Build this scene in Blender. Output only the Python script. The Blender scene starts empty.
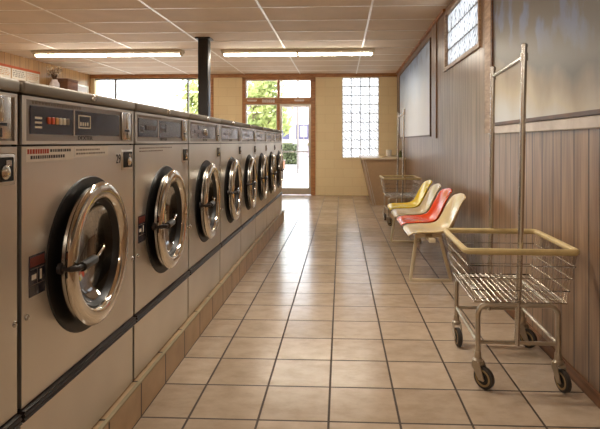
import bpy, bmesh, math, random
from mathutils import Vector, Matrix
random.seed(7)
S = bpy.context.scene
COL = S.collection
PI = math.pi

# ------------------------------------------------------------------ materials
def lin(c):
    return tuple(((v/255)/12.92 if v/255 <= .04045 else ((v/255+.055)/1.055)**2.4) for v in c) + (1,)

def new_mat(name):
    m = bpy.data.materials.new(name); m.use_nodes = True
    nt = m.node_tree
    b = nt.nodes['Principled BSDF']
    return m, nt, b

def N(nt, t, **kw):
    n = nt.nodes.new(t)
    for k, v in kw.items(): setattr(n, k, v)
    return n

def ramp(nt, stops):
    r = N(nt, 'ShaderNodeValToRGB')
    e = r.color_ramp.elements
    e[0].position, e[0].color = stops[0]
    e[1].position, e[1].color = stops[-1]
    for p, c in stops[1:-1]:
        x = e.new(p); x.color = c
    return r

def coords(nt, scale=(1,1,1), kind='Object'):
    t = N(nt, 'ShaderNodeTexCoord'); mp = N(nt, 'ShaderNodeMapping')
    mp.inputs['Scale'].default_value = scale
    nt.links.new(t.outputs[kind], mp.inputs[0])
    return mp.outputs[0]

def simple(name, col, rough=.5, metal=0, var=.12, scale=(6,6,6), bump=0, coat=0, spec=.5):
    m, nt, b = new_mat(name)
    c = lin(col)
    n = N(nt, 'ShaderNodeTexNoise'); n.inputs['Scale'].default_value = 1; n.inputs['Detail'].default_value = 4
    nt.links.new(coords(nt, scale), n.inputs['Vector'])
    lo = tuple(x*(1-var) for x in c[:3]) + (1,); hi = tuple(min(1, x*(1+var)) for x in c[:3]) + (1,)
    r = ramp(nt, [(.3, lo), (.7, hi)])
    nt.links.new(n.outputs['Fac'], r.inputs[0]); nt.links.new(r.outputs[0], b.inputs['Base Color'])
    b.inputs['Roughness'].default_value = rough; b.inputs['Metallic'].default_value = metal
    b.inputs['Coat Weight'].default_value = coat; b.inputs['Coat Roughness'].default_value = .12
    b.inputs['Specular IOR Level'].default_value = spec
    if bump:
        bp = N(nt, 'ShaderNodeBump'); bp.inputs['Strength'].default_value = bump; bp.inputs['Distance'].default_value = .01
        nt.links.new(n.outputs['Fac'], bp.inputs['Height']); nt.links.new(bp.outputs[0], b.inputs['Normal'])
    return m

def brushed(name, col, rough=.34, scale=(60,60,2), metal=.92, var=.1):
    m, nt, b = new_mat(name)
    n = N(nt, 'ShaderNodeTexNoise'); n.inputs['Scale'].default_value = 1; n.inputs['Detail'].default_value = 3
    nt.links.new(coords(nt, scale), n.inputs['Vector'])
    n2 = N(nt, 'ShaderNodeTexNoise'); n2.inputs['Scale'].default_value = 2.5; n2.inputs['Detail'].default_value = 1.5
    nt.links.new(coords(nt), n2.inputs['Vector'])
    c = lin(col)
    r = ramp(nt, [(.3, tuple(x*(1-var) for x in c[:3])+(1,)), (.7, tuple(min(1,x*(1+var)) for x in c[:3])+(1,))])
    nt.links.new(n2.outputs['Fac'], r.inputs[0]); nt.links.new(r.outputs[0], b.inputs['Base Color'])
    b.inputs['Metallic'].default_value = metal
    mr = N(nt, 'ShaderNodeMapRange'); mr.inputs['To Min'].default_value = rough+.0; mr.inputs['To Max'].default_value = rough+.05
    nt.links.new(n2.outputs['Fac'], mr.inputs[0])
    nt.links.new(math_n(nt, 'ADD', math_n(nt, 'MULTIPLY', n.outputs['Fac'], .05), mr.outputs[0]), b.inputs['Roughness'])
    return m

def math_n(nt, op, a, b=None):
    n = N(nt, 'ShaderNodeMath', operation=op)
    for i, v in enumerate((a, b)):
        if v is None: continue
        if isinstance(v, (int, float)): n.inputs[i].default_value = v
        else: nt.links.new(v, n.inputs[i])
    return n.outputs[0]

def floor_mat():
    m, nt, b = new_mat('beige ceramic floor tile')
    co = N(nt, 'ShaderNodeTexCoord'); mp = N(nt, 'ShaderNodeMapping')
    mp.inputs['Location'].default_value = (.0534+30*.305, -2.180+30*.307, 0)
    nt.links.new(co.outputs['Object'], mp.inputs[0])
    br = N(nt, 'ShaderNodeTexBrick'); br.offset = 0; br.squash = 1
    br.inputs['Scale'].default_value = 1; br.inputs['Brick Width'].default_value = .305; br.inputs['Row Height'].default_value = .307
    br.inputs['Mortar Size'].default_value = .0055; br.inputs['Mortar Smooth'].default_value = .15; br.inputs['Bias'].default_value = 0
    br.inputs['Color1'].default_value = lin((186,166,144)); br.inputs['Color2'].default_value = lin((170,150,128))
    br.inputs['Mortar'].default_value = lin((66,50,38))
    nt.links.new(mp.outputs[0], br.inputs['Vector'])
    n = N(nt, 'ShaderNodeTexNoise'); n.inputs['Scale'].default_value = 7; n.inputs['Detail'].default_value = 6; n.inputs['Roughness'].default_value = .65
    nt.links.new(coords(nt, (1,1.6,1)), n.inputs['Vector'])
    r = ramp(nt, [(.3, (.72,.69,.64,1)), (.65, (1.0,1.0,1.0,1))])
    nt.links.new(n.outputs['Fac'], r.inputs[0])
    mx = N(nt, 'ShaderNodeMixRGB', blend_type='MULTIPLY'); mx.inputs[0].default_value = .8
    nt.links.new(br.outputs['Color'], mx.inputs[1]); nt.links.new(r.outputs[0], mx.inputs[2])
    nt.links.new(mx.outputs[0], b.inputs['Base Color'])
    mr = N(nt, 'ShaderNodeMapRange'); mr.inputs['To Min'].default_value = .21; mr.inputs['To Max'].default_value = .7
    nt.links.new(br.outputs['Fac'], mr.inputs[0]); nt.links.new(mr.outputs[0], b.inputs['Roughness'])
    h = math_n(nt, 'SUBTRACT', math_n(nt, 'MULTIPLY', n.outputs['Fac'], .25), br.outputs['Fac'])
    bp = N(nt, 'ShaderNodeBump'); bp.inputs['Strength'].default_value = .35; bp.inputs['Distance'].default_value = .004
    nt.links.new(h, bp.inputs['Height']); nt.links.new(bp.outputs[0], b.inputs['Normal'])
    return m

def plank_mat(name, c1, c2, axis='Y', rough=.32, period=.416, grooves=(0,.155,.26), gcol=(34,24,19)):
    """vertical random-plank wood panelling, grooves across `axis`"""
    m, nt, b = new_mat(name)
    co = N(nt, 'ShaderNodeTexCoord'); sp = N(nt, 'ShaderNodeSeparateXYZ'); nt.links.new(co.outputs['Object'], sp.inputs[0])
    y = math_n(nt, 'ADD', sp.outputs[axis], 20*period)
    g = None
    for k in grooves:
        d = math_n(nt, 'ABSOLUTE', math_n(nt, 'SUBTRACT', math_n(nt, 'MODULO', math_n(nt, 'SUBTRACT', y, k-period/2-2.37+5*period), period), period/2))
        l = math_n(nt, 'LESS_THAN', d, .005)
        g = l if g is None else math_n(nt, 'MAXIMUM', g, l)
    n = N(nt, 'ShaderNodeTexNoise'); n.inputs['Scale'].default_value = 1; n.inputs['Detail'].default_value = 5; n.inputs['Distortion'].default_value = .4
    nt.links.new(coords(nt, (14,14,1.3)), n.inputs['Vector'])
    n2 = N(nt, 'ShaderNodeTexNoise'); n2.inputs['Scale'].default_value = 1; n2.inputs['Detail'].default_value = 4
    nt.links.new(coords(nt, (90,90,3)), n2.inputs['Vector'])
    f = math_n(nt, 'ADD', math_n(nt, 'MULTIPLY', n.outputs['Fac'], .65), math_n(nt, 'MULTIPLY', n2.outputs['Fac'], .35))
    r = ramp(nt, [(.36, lin(c1)), (.62, lin(c2))]); nt.links.new(f, r.inputs[0])
    mx = N(nt, 'ShaderNodeMixRGB'); nt.links.new(g, mx.inputs[0]); nt.links.new(r.outputs[0], mx.inputs[1])
    mx.inputs[2].default_value = lin(gcol); nt.links.new(mx.outputs[0], b.inputs['Base Color'])
    b.inputs['Roughness'].default_value = rough
    bp = N(nt, 'ShaderNodeBump'); bp.inputs['Strength'].default_value = .4; bp.inputs['Distance'].default_value = .003
    nt.links.new(math_n(nt, 'SUBTRACT', math_n(nt,'MULTIPLY',f,.25), g), bp.inputs['Height']); nt.links.new(bp.outputs[0], b.inputs['Normal'])
    return m

def wood(name, c1, c2, scale=(8,8,40), rough=.45):
    m, nt, b = new_mat(name)
    n = N(nt, 'ShaderNodeTexNoise'); n.inputs['Scale'].default_value = 1; n.inputs['Detail'].default_value = 5; n.inputs['Distortion'].default_value = .6
    nt.links.new(coords(nt, scale), n.inputs['Vector'])
    r = ramp(nt, [(.35, lin(c1)), (.65, lin(c2))]); nt.links.new(n.outputs['Fac'], r.inputs[0]); nt.links.new(r.outputs[0], b.inputs['Base Color'])
    b.inputs['Roughness'].default_value = rough
    return m

def block_wall_mat(name, c1, c2, mortar, w=.405, h=.203, ms=.004):
    m, nt, b = new_mat(name)
    co = N(nt, 'ShaderNodeTexCoord'); sp = N(nt, 'ShaderNodeSeparateXYZ'); cb = N(nt, 'ShaderNodeCombineXYZ')
    nt.links.new(co.outputs['Object'], sp.inputs[0])
    nt.links.new(math_n(nt,'ADD',sp.outputs['X'],20), cb.inputs[0]); nt.links.new(sp.outputs['Z'], cb.inputs[1])
    br = N(nt, 'ShaderNodeTexBrick'); br.offset = .5
    br.inputs['Scale'].default_value = 1; br.inputs['Brick Width'].default_value = w; br.inputs['Row Height'].default_value = h
    br.inputs['Mortar Size'].default_value = ms; br.inputs['Mortar Smooth'].default_value = .3
    br.inputs['Color1'].default_value = lin(c1); br.inputs['Color2'].default_value = lin(c2); br.inputs['Mortar'].default_value = lin(mortar)
    nt.links.new(cb.outputs[0], br.inputs['Vector']); nt.links.new(br.outputs['Color'], b.inputs['Base Color'])
    b.inputs['Roughness'].default_value = .6
    bp = N(nt, 'ShaderNodeBump'); bp.inputs['Strength'].default_value = .3; bp.inputs['Distance'].default_value = .004; bp.invert = True
    nt.links.new(br.outputs['Fac'], bp.inputs['Height']); nt.links.new(bp.outputs[0], b.inputs['Normal'])
    return m

def glass_mat(name, tint=(1,1,1,1), gloss=.08, rough=.02, fres=.8):
    m = bpy.data.materials.new(name); m.use_nodes = True; nt = m.node_tree; nt.nodes.clear()
    o = N(nt, 'ShaderNodeOutputMaterial'); t = N(nt, 'ShaderNodeBsdfTransparent'); g = N(nt, 'ShaderNodeBsdfGlossy'); mx = N(nt, 'ShaderNodeMixShader')
    t.inputs[0].default_value = tint; g.inputs['Roughness'].default_value = rough
    lw = N(nt, 'ShaderNodeLayerWeight'); lw.inputs['Blend'].default_value = .25
    f = math_n(nt, 'ADD', math_n(nt, 'MULTIPLY', lw.outputs['Fresnel'], fres), gloss)
    nt.links.new(f, mx.inputs[0]); nt.links.new(t.outputs[0], mx.inputs[1]); nt.links.new(g.outputs[0], mx.inputs[2]); nt.links.new(mx.outputs[0], o.inputs[0])
    return m

def glass_block_mat():
    m = bpy.data.materials.new('ribbed glass block'); m.use_nodes = True; nt = m.node_tree; nt.nodes.clear()
    o = N(nt, 'ShaderNodeOutputMaterial'); t = N(nt, 'ShaderNodeBsdfTranslucent'); tr = N(nt, 'ShaderNodeBsdfTransparent'); g = N(nt, 'ShaderNodeBsdfGlossy')
    w = N(nt, 'ShaderNodeTexWave', wave_type='BANDS', bands_direction='DIAGONAL'); w.inputs['Scale'].default_value = 7; w.inputs['Distortion'].default_value = 5; w.inputs['Detail'].default_value = 1.5
    nt.links.new(coords(nt), w.inputs['Vector'])
    r = ramp(nt, [(.05, (.36,.37,.39,1)), (.42, (.95,.95,.95,1))]); nt.links.new(w.outputs['Fac'], r.inputs[0])
    nt.links.new(r.outputs[0], t.inputs[0]); nt.links.new(r.outputs[0], tr.inputs[0])
    bp = N(nt, 'ShaderNodeBump'); bp.inputs['Strength'].default_value = .5; bp.inputs['Distance'].default_value = .01
    nt.links.new(w.outputs['Fac'], bp.inputs['Height']); nt.links.new(bp.outputs[0], g.inputs['Normal']); g.inputs['Roughness'].default_value = .12
    a = N(nt, 'ShaderNodeMixShader'); a.inputs[0].default_value = .35
    nt.links.new(t.outputs[0], a.inputs[1]); nt.links.new(tr.outputs[0], a.inputs[2])
    c = N(nt, 'ShaderNodeMixShader'); c.inputs[0].default_value = .1
    nt.links.new(a.outputs[0], c.inputs[1]); nt.links.new(g.outputs[0], c.inputs[2]); nt.links.new(c.outputs[0], o.inputs[0])
    return m

def emit(name, col, s):
    m = bpy.data.materials.new(name); m.use_nodes = True; nt = m.node_tree
    b = nt.nodes['Principled BSDF']; b.inputs['Base Color'].default_value = (.8,.8,.8,1)
    b.inputs['Emission Color'].default_value = col; b.inputs['Emission Strength'].default_value = s
    return m

def mural_mat(name, stops, seed, z0, z1, slope=0, thr=.8):
    """printed landscape mural: misty lake, a reflection painted in as a dark sloping top band with blue gaps"""
    m, nt, b = new_mat(name)
    co = N(nt, 'ShaderNodeTexCoord'); sp = N(nt, 'ShaderNodeSeparateXYZ'); nt.links.new(co.outputs['Object'], sp.inputs[0])
    n = N(nt, 'ShaderNodeTexNoise'); n.inputs['Scale'].default_value = 1; n.inputs['Detail'].default_value = 6
    mp = coords(nt, (1,3.2,1.6)); nt.links.new(mp, n.inputs['Vector'])
    mp.node.inputs['Location'].default_value = (0, seed, 0)
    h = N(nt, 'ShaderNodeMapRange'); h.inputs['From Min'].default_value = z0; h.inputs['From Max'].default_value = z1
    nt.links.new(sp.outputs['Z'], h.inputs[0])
    hs = math_n(nt, 'ADD', h.outputs[0], math_n(nt, 'MULTIPLY', math_n(nt, 'SUBTRACT', 1.95, sp.outputs['Y']), slope))  # slope tilts the painted dark band like a mirror reflection across the panel
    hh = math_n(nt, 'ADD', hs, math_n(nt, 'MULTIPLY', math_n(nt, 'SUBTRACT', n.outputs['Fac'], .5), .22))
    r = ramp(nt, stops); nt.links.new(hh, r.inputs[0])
    v = N(nt, 'ShaderNodeTexNoise'); v.inputs['Scale'].default_value = 1; v.inputs['Detail'].default_value = 5
    mv = coords(nt, (1,5,3.2)); nt.links.new(mv, v.inputs['Vector']); mv.node.inputs['Location'].default_value = (3, seed*2, 1)
    k = ramp(nt, [(.52, (0,0,0,1)), (.6, (1,1,1,1))]); nt.links.new(v.outputs['Fac'], k.inputs[0])
    up = N(nt, 'ShaderNodeMapRange'); up.inputs['From Min'].default_value = thr-.04; up.inputs['From Max'].default_value = thr+.1
    nt.links.new(hh, up.inputs[0])
    mx = N(nt, 'ShaderNodeMixRGB'); nt.links.new(math_n(nt,'MULTIPLY',math_n(nt, 'MULTIPLY', k.outputs[0], up.outputs[0]),.6), mx.inputs[0])
    nt.links.new(r.outputs[0], mx.inputs[1]); mx.inputs[2].default_value = lin((88,102,132))
    nt.links.new(mx.outputs[0], b.inputs['Base Color']); b.inputs['Roughness'].default_value = .38
    return m

M = dict(
    steel=brushed('brushed stainless steel', (222,217,208), .285),
    steel_lid=brushed('worn steel lid', (150,142,130), .52),
    panel=brushed('matte steel control panel', (164,156,148), .36),
    chrome=simple('polished chrome', (222,214,200), .1, 1, .04),
    satin=simple('satin nickel', (200,197,192), .25, 1, .06),
    drum=simple('drum steel', (150,136,118), .3, 1, .15, (30,30,30)),
    black=simple('black rubber', (26,23,21), .42, 0, .2),
    seam=simple('dark joint', (20,16,13), .7),
    bumper=simple('dark brown bumper', (44,36,33), .4, 0, .2, (20,20,20)),
    navy=simple('smoked navy display', (38,38,54), .22, 0, .15, coat=.4),
    glarepanel=simple('glare washed display', (128,118,118), .24, .7, .15), dullbutton=simple('dull button', (118,110,108), .3, .5),
    white=simple('white paint', (228,222,212), .4, 0, .04),
    paper=simple('aged sticker paper', (232,222,206), .55, 0, .05, (30,30,30)),
    darkred=simple('dark red patch', (104,40,24), .5), redink=simple('red ink', (178,62,34), .55), ink=simple('dark ink', (58,50,48), .6), fadedink=simple('faded ink', (130,116,102), .6),
    orange=simple('orange button', (206,82,34), .35), amber=simple('amber button', (206,150,80), .35), ivory=simple('ivory button', (226,214,190), .35),
    floor=floor_mat(),
    curb=None, curbedge=simple('worn curb edge', (150,138,108), .5, 0, .2),
    planks=plank_mat('grey brown plank panelling', (106,80,59), (150,121,95)),
    leftplanks=plank_mat('tan plank panelling', (186,146,98), (206,164,112), gcol=(150,112,72)),
    oak=wood('stained oak trim', (150,98,54), (186,130,80)), strip=wood('grey oak strip', (128,98,72), (164,134,104)), palewood=wood('pale trim', (170,156,144), (196,184,172), (30,6,6)),
    darkwood=wood('dark walnut trim', (70,46,30), (98,66,44)), base=wood('brown baseboard', (100,66,42), (128,88,58), (8,2,30)),
    endwall=block_wall_mat('cream painted block', (238,218,174), (236,214,169), (222,198,150)),
    plaster=simple('cream plaster', (206,188,156), .7), whitewall=simple('white board', (226,216,210), .5, 0, .04),
    ceil=simple('mineral ceiling tile', (216,196,172), .8, 0, .05, (3,3,3), .05),
    grid=simple('white ceiling grid', (244,236,224), .3, 0, .03),
    fixture=simple('light fixture body', (206,192,168), .4, 0, .04),
    tube=emit('lit fluorescent lens', (1,.93,.80,1), 24),
    alu=simple('aluminium frame', (196,186,172), .3, .6, .05), window=glass_mat('window glass', (.97,.98,.98,1), .03),
    door_glass=glass_mat('washer door glass', (.55,.5,.44,1), .025, .03, .45), block=glass_block_mat(), mortar=simple('grey mortar', (120,118,114), .7),
    column=simple('black painted steel', (36,31,29), .45, 0, .2),
    yellow=simple('yellow fibreglass', (255,222,4), .22, 0, .05, coat=.6), cream=simple('cream fibreglass', (216,194,148), .24, 0, .05, coat=.6), red=simple('red fibreglass', (232,74,14), .22, 0, .05, coat=.6),
    legs=simple('tan painted steel', (208,190,158), .35, .2, .08),
    zinc=simple('zinc plated tube', (184,174,158), .3, .9, .12, (14,14,14)), wire=simple('bright basket wire', (204,196,184), .22, 1, .06),
    rim=simple('yellowed vinyl rim', (186,164,116), .42, 0, .14, (20,20,20)), tyre=simple('dark rubber tyre', (48,42,36), .6), tread=simple('tan wheel tread', (140,116,78), .5),
    laminate=simple('tan speckled laminate', (168,138,104), .45, 0, .16, (60,60,60)), top=simple('pale laminate top', (206,188,160), .25, 0, .05),
    bottle=simple('olive bottle', (92,96,52), .3), cap=simple('pale cap', (220,214,200), .4),
    sheet=simple('white price sheet', (236,228,212), .6, 0, .04), banner=simple('orange red banner', (206,96,48), .6),
    wicker=simple('brown woven box', (124,80,52), .7, 0, .35, (60,60,60), .4), petal=simple('dried cream petals', (226,206,178), .8, 0, .1), stem=simple('dried dark stems', (96,70,46), .8), vase=simple('white ceramic', (232,222,224), .3, 0, .04),
    pave=simple('pale concrete paving', (196,186,180), .8, 0, .08, (1,1,1)), road=simple('asphalt', (112,108,108), .85, 0, .08, (2,2,2)),
    leaf=None, bark=simple('bark', (98,80,60), .85, 0, .25, (20,20,6)), facade=simple('pale facade', (150,140,146), .8, 0, .04), shopglass=simple('dark shop glass', (66,62,88), .2), olive=simple('olive awning', (84,76,46), .8), mast=simple('grey pole', (120,112,108), .5, .4), signface=simple('grey sign', (128,118,132), .5), hedge=simple('hedge', (78,84,52), .8, 0, .3, (9,9,9)),
)
def curb_mat():
    m, nt, b = new_mat('beige curb tile')
    co = N(nt, 'ShaderNodeTexCoord'); sp = N(nt, 'ShaderNodeSeparateXYZ'); cb = N(nt, 'ShaderNodeCombineXYZ')
    nt.links.new(co.outputs['Object'], sp.inputs[0])
    nt.links.new(math_n(nt,'ADD',sp.outputs['Y'],-2.18+30*.307), cb.inputs[0]); nt.links.new(math_n(nt,'ADD',sp.outputs['Z'],.305), cb.inputs[1])
    br = N(nt, 'ShaderNodeTexBrick'); br.offset = 0
    br.inputs['Scale'].default_value = 1; br.inputs['Brick Width'].default_value = .307; br.inputs['Row Height'].default_value = .305; br.inputs['Mortar Size'].default_value = .0065
    br.inputs['Color1'].default_value = lin((196,166,130)); br.inputs['Color2'].default_value = lin((180,150,116)); br.inputs['Mortar'].default_value = lin((66,50,38))
    nt.links.new(cb.outputs[0], br.inputs['Vector'])
    n = N(nt, 'ShaderNodeTexNoise'); n.inputs['Scale'].default_value = 9; n.inputs['Detail'].default_value = 5
    nt.links.new(coords(nt), n.inputs['Vector'])
    r = ramp(nt, [(.3, (.7,.67,.62,1)), (.65, (1,1,1,1))]); nt.links.new(n.outputs['Fac'], r.inputs[0])
    mx = N(nt, 'ShaderNodeMixRGB', blend_type='MULTIPLY'); mx.inputs[0].default_value = .7
    nt.links.new(br.outputs['Color'], mx.inputs[1]); nt.links.new(r.outputs[0], mx.inputs[2]); nt.links.new(mx.outputs[0], b.inputs['Base Color'])
    b.inputs['Roughness'].default_value = .4
    return m
M['curb'] = curb_mat()
def leaf_mat():
    m = bpy.data.materials.new('spring leaf'); m.use_nodes = True; nt = m.node_tree; nt.nodes.clear()
    o = N(nt, 'ShaderNodeOutputMaterial'); d = N(nt, 'ShaderNodeBsdfDiffuse'); t = N(nt, 'ShaderNodeBsdfTranslucent'); mx = N(nt, 'ShaderNodeMixShader'); mx.inputs[0].default_value = .45
    n = N(nt, 'ShaderNodeTexNoise'); n.inputs['Scale'].default_value = 1.4; nt.links.new(coords(nt), n.inputs['Vector'])
    r = ramp(nt, [(.35, lin((120,132,84))), (.65, lin((184,190,124)))]); nt.links.new(n.outputs['Fac'], r.inputs[0])
    nt.links.new(r.outputs[0], d.inputs[0]); nt.links.new(r.outputs[0], t.inputs[0])
    nt.links.new(d.outputs[0], mx.inputs[1]); nt.links.new(t.outputs[0], mx.inputs[2]); nt.links.new(mx.outputs[0], o.inputs[0])
    return m
M['leaf'] = leaf_mat()

# ------------------------------------------------------------------ mesh builder
class MB:
    def __init__(s): s.bm = bmesh.new()
    def box(s, a, b, bev=0, seg=2):
        a = Vector(a); b = Vector(b)
        r = bmesh.ops.create_cube(s.bm, size=1, matrix=Matrix.Translation((a+b)/2) @ Matrix.Diagonal((abs(b.x-a.x), abs(b.y-a.y), abs(b.z-a.z), 1)))
        if bev:
            ed = {e for v in r['verts'] for e in v.link_edges}
            bmesh.ops.bevel(s.bm, geom=list(ed), offset=bev, segments=seg, affect='EDGES', profile=.5)
        return s
    def tube(s, pts, r, seg=8, closed=False, cap=True):
        pts = [Vector(p) for p in pts]; n = len(pts); rings = []; prev = None
        for i, p in enumerate(pts):
            if closed: t = pts[(i+1) % n]-pts[i-1]
            else: t = (pts[min(i+1,n-1)]-pts[max(i-1,0)])
            t.normalize()
            if prev is None:
                u = t.cross(Vector((0,0,1)))
                if u.length < 1e-3: u = t.cross(Vector((0,1,0)))
            else: u = prev - t*prev.dot(t)
            u.normalize(); prev = u; w = t.cross(u)
            rr = r[i] if isinstance(r, (list,tuple)) else r
            rings.append([s.bm.verts.new(p + u*math.cos(2*PI*(k+.5)/seg)*rr + w*math.sin(2*PI*(k+.5)/seg)*rr) for k in range(seg)])
        m = n if closed else n-1
        for i in range(m):
            A, B = rings[i], rings[(i+1) % n]
            for k in range(seg): s.bm.faces.new((A[k], A[(k+1)%seg], B[(k+1)%seg], B[k]))
        if cap and not closed:
            s.bm.faces.new(rings[0][::-1]); s.bm.faces.new(rings[-1])
        return s
    def lathe(s, prof, org=(0,0,0), axis='x', seg=48, capend=False, closed=False):
        org = Vector(org); rings = []
        for (h, r) in prof:
            if r < 1e-5:
                rings.append([s.bm.verts.new(org + {'x':Vector((h,0,0)),'y':Vector((0,h,0)),'z':Vector((0,0,h))}[axis])]); continue
            row = []
            for k in range(seg):
                a = 2*PI*k/seg; c, d = r*math.cos(a), r*math.sin(a)
                row.append(s.bm.verts.new(org + {'x':Vector((h,c,d)),'y':Vector((c,h,d)),'z':Vector((c,d,h))}[axis]))
            rings.append(row)
        nn = len(rings); m = nn if closed else nn-1
        for i in range(m):
            A, B = rings[i], rings[(i+1)%nn]
            if len(A) == 1 and len(B) == 1: continue
            for k in range(seg):
                k2 = (k+1) % seg
                if len(A) == 1: s.bm.faces.new((A[0], B[k2], B[k]))
                elif len(B) == 1: s.bm.faces.new((A[k], A[k2], B[0]))
                else: s.bm.faces.new((A[k], A[k2], B[k2], B[k]))
        return s
    def prism(s, poly, a, b, axis='y'):
        def P(u, v, h): return {'y':(u,h,v),'x':(h,u,v),'z':(u,v,h)}[axis]
        A = [s.bm.verts.new(P(u,v,a)) for u,v in poly]; B = [s.bm.verts.new(P(u,v,b)) for u,v in poly]
        n = len(poly); s.bm.faces.new(A); s.bm.faces.new(B[::-1])
        for i in range(n): s.bm.faces.new((A[i], A[(i+1)%n], B[(i+1)%n], B[i]))
        return s
    def quad(s, *p):
        s.bm.faces.new([s.bm.verts.new(q) for q in p]); return s
    def plate_hole(s, x0, x1, y0, y1, z0, z1, cy, cz, r, seg=64):
        """plate in the y-z plane between x0 and x1 with a round hole"""
        def rim(x):
            inn, out = [], []
            for k in range(seg):
                a = 2*PI*(k+.5)/seg; c, d = math.cos(a), math.sin(a)
                inn.append(s.bm.verts.new((x, cy+r*c, cz+r*d)))
                t = min(((y1-cy) if c > 0 else (y0-cy))/c if abs(c) > 1e-6 else 1e9, ((z1-cz) if d > 0 else (z0-cz))/d if abs(d) > 1e-6 else 1e9)
                out.append([cy+t*c, cz+t*d])
            for yy, zz in ((y0,z0),(y0,z1),(y1,z0),(y1,z1)):
                j = min(range(seg), key=lambda q: (out[q][0]-yy)**2+(out[q][1]-zz)**2); out[j] = [yy, zz]
            return inn, [s.bm.verts.new((x, p, q)) for p, q in out]
        i0, o0 = rim(x0); i1, o1 = rim(x1)
        for k in range(seg):
            j = (k+1) % seg
            s.bm.faces.new((i1[k], i1[j], o1[j], o1[k])); s.bm.faces.new((i0[k], o0[k], o0[j], i0[j]))
            s.bm.faces.new((i0[k], i0[j], i1[j], i1[k])); s.bm.faces.new((o0[k], o1[k], o1[j], o0[j]))
        return s
    def build(s, name, mat, parent=None, smooth=True, recalc=True, ang=35, mw=None):
        if recalc: bmesh.ops.recalc_face_normals(s.bm, faces=s.bm.faces)
        me = bpy.data.meshes.new(name); s.bm.to_mesh(me); s.bm.free()
        me.materials.append(M[mat] if isinstance(mat, str) else mat)
        if smooth:
            me.shade_smooth(); me.set_sharp_from_angle(angle=math.radians(ang))
        o = bpy.data.objects.new(name, me); COL.objects.link(o)
        if parent: o.parent = parent
        if mw is not None: o.matrix_world = mw
        return o

def text_mesh(name, body, size, mat, parent, loc, rot, depth=.0008, sx=1):
    cu = bpy.data.curves.new(name, 'FONT'); cu.body = body; cu.size = size; cu.extrude = depth; cu.align_x = 'CENTER'; cu.align_y = 'CENTER'; cu.resolution_u = 3
    tmp = bpy.data.objects.new(name+'_src', cu); COL.objects.link(tmp)
    bpy.context.view_layer.update()
    me = bpy.data.meshes.new_from_object(tmp.evaluated_get(bpy.context.evaluated_depsgraph_get()))
    bpy.data.objects.remove(tmp); bpy.data.curves.remove(cu)
    me.name = name; me.materials.clear(); me.materials.append(M[mat])
    o = bpy.data.objects.new(name, me); COL.objects.link(o); o.parent = parent
    o.location = loc; o.rotation_euler = rot; o.scale = (sx,1,1)
    return o

def tag(o, label=None, cat=None, group=None, kind=None):
    if label: o['label'] = label
    if cat: o['category'] = cat
    if group: o['group'] = group
    if kind: o['kind'] = kind
    return o
def empty(name, loc, rz=0, mw=None):
    e = bpy.data.objects.new(name, None); e.empty_display_size = .1; COL.objects.link(e)
    if mw is not None: e.matrix_world = mw
    else: e.location = loc; e.rotation_euler = (0,0,rz)
    return e
def struct(o): o['kind'] = 'structure'; return o
def copy_tree(o, parent=None):
    c = o.copy(); COL.objects.link(c); c.parent = parent
    for ch in list(o.children): copy_tree(ch, c)
    return c

# ------------------------------------------------------------------ room constants
CEIL = 2.74; XL = -5.75; YE = 11.44; YB = -4.2
RW = Matrix.Translation((1.155,0,0)) @ Matrix.Rotation(-math.atan(.0085), 4, 'Z')   # right wall frame: x=0 face, y along
def rwx(y): return 1.155 + .0085*y

# floor / ceiling
struct(MB().box((XL-.2,YB-.2,-.12),(1.6,YE+.12,0)).build('floor','floor',smooth=False))
ce = struct(MB().box((XL-.2,YB-.2,CEIL),(1.6,YE+.25,CEIL+.25)).build('ceiling','ceil',smooth=False))
g = MB()
k = -6
for i in range(-5, 2):
    x = .345+1.265*i
    if XL < x < 1.15: g.box((x-.012,YB,CEIL-.006),(x+.012,YE,CEIL+.004))
for j in range(-16, 10):
    y = 5.765+.64*j
    if YB < y < YE: g.box((XL,y-.009,CEIL-.006),(rwx(y)-.01,y+.009,CEIL+.004))
gr = g.build('ceiling_grid','grid',ce,smooth=False); gr['kind']='structure'

# right wall with opening for the high glass block window (y 4.40..5.86, z 2.04..2.64)
W0, W1, WZ0, WZ1 = 4.42, 5.86, 2.05, 2.64
wr = MB()
for a, b in (((0,YB,0),(.3,W0,CEIL)), ((0,W1,0),(.3,YE+.1,CEIL)), ((0,W0,0),(.3,W1,WZ0)), ((0,W0,WZ1),(.3,W1,CEIL))): wr.box(a,b)
struct(wr.build('wall_right','planks',smooth=False,mw=RW))
struct(MB().box((-.013,YB,0),(.0,9.7,.058)).build('baseboard_right','base',smooth=False,mw=RW))
w3 = struct(empty('window_1',(0,0,0),mw=RW))
f = MB()
f.box((-.02,W0-.035,WZ0-.04),(.012,W1+.05,WZ0)); f.box((-.02,W0-.035,WZ1),(.012,W1+.05,WZ1+.05))
f.box((-.02,W0-.035,WZ0),(.012,W0,WZ1)); f.box((-.02,W1,WZ0),(.012,W1+.05,WZ1))
o = f.build('window_frame','strip',w3,smooth=False)
g = MB(); mo = MB()
nc, nr = 7, 3
cw = (W1-W0)/nc; chh = (WZ1-WZ0)/nr
for i in range(nc):
    for j in range(nr):
        g.box((.012,W0+i*cw+.006,WZ0+j*chh+.006),(.09,W0+(i+1)*cw-.006,WZ0+(j+1)*chh-.006),.012)
for i in range(nc+1): mo.box((.018,W0+i*cw-.006,WZ0),(.084,W0+i*cw+.006,WZ1))
for j in range(nr+1): mo.box((.019,W0,WZ0+j*chh-.006),(.083,W1,WZ0+j*chh+.006))
g.build('glass_blocks','block',w3); mo.build('mortar','mortar',w3,smooth=False)
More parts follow.
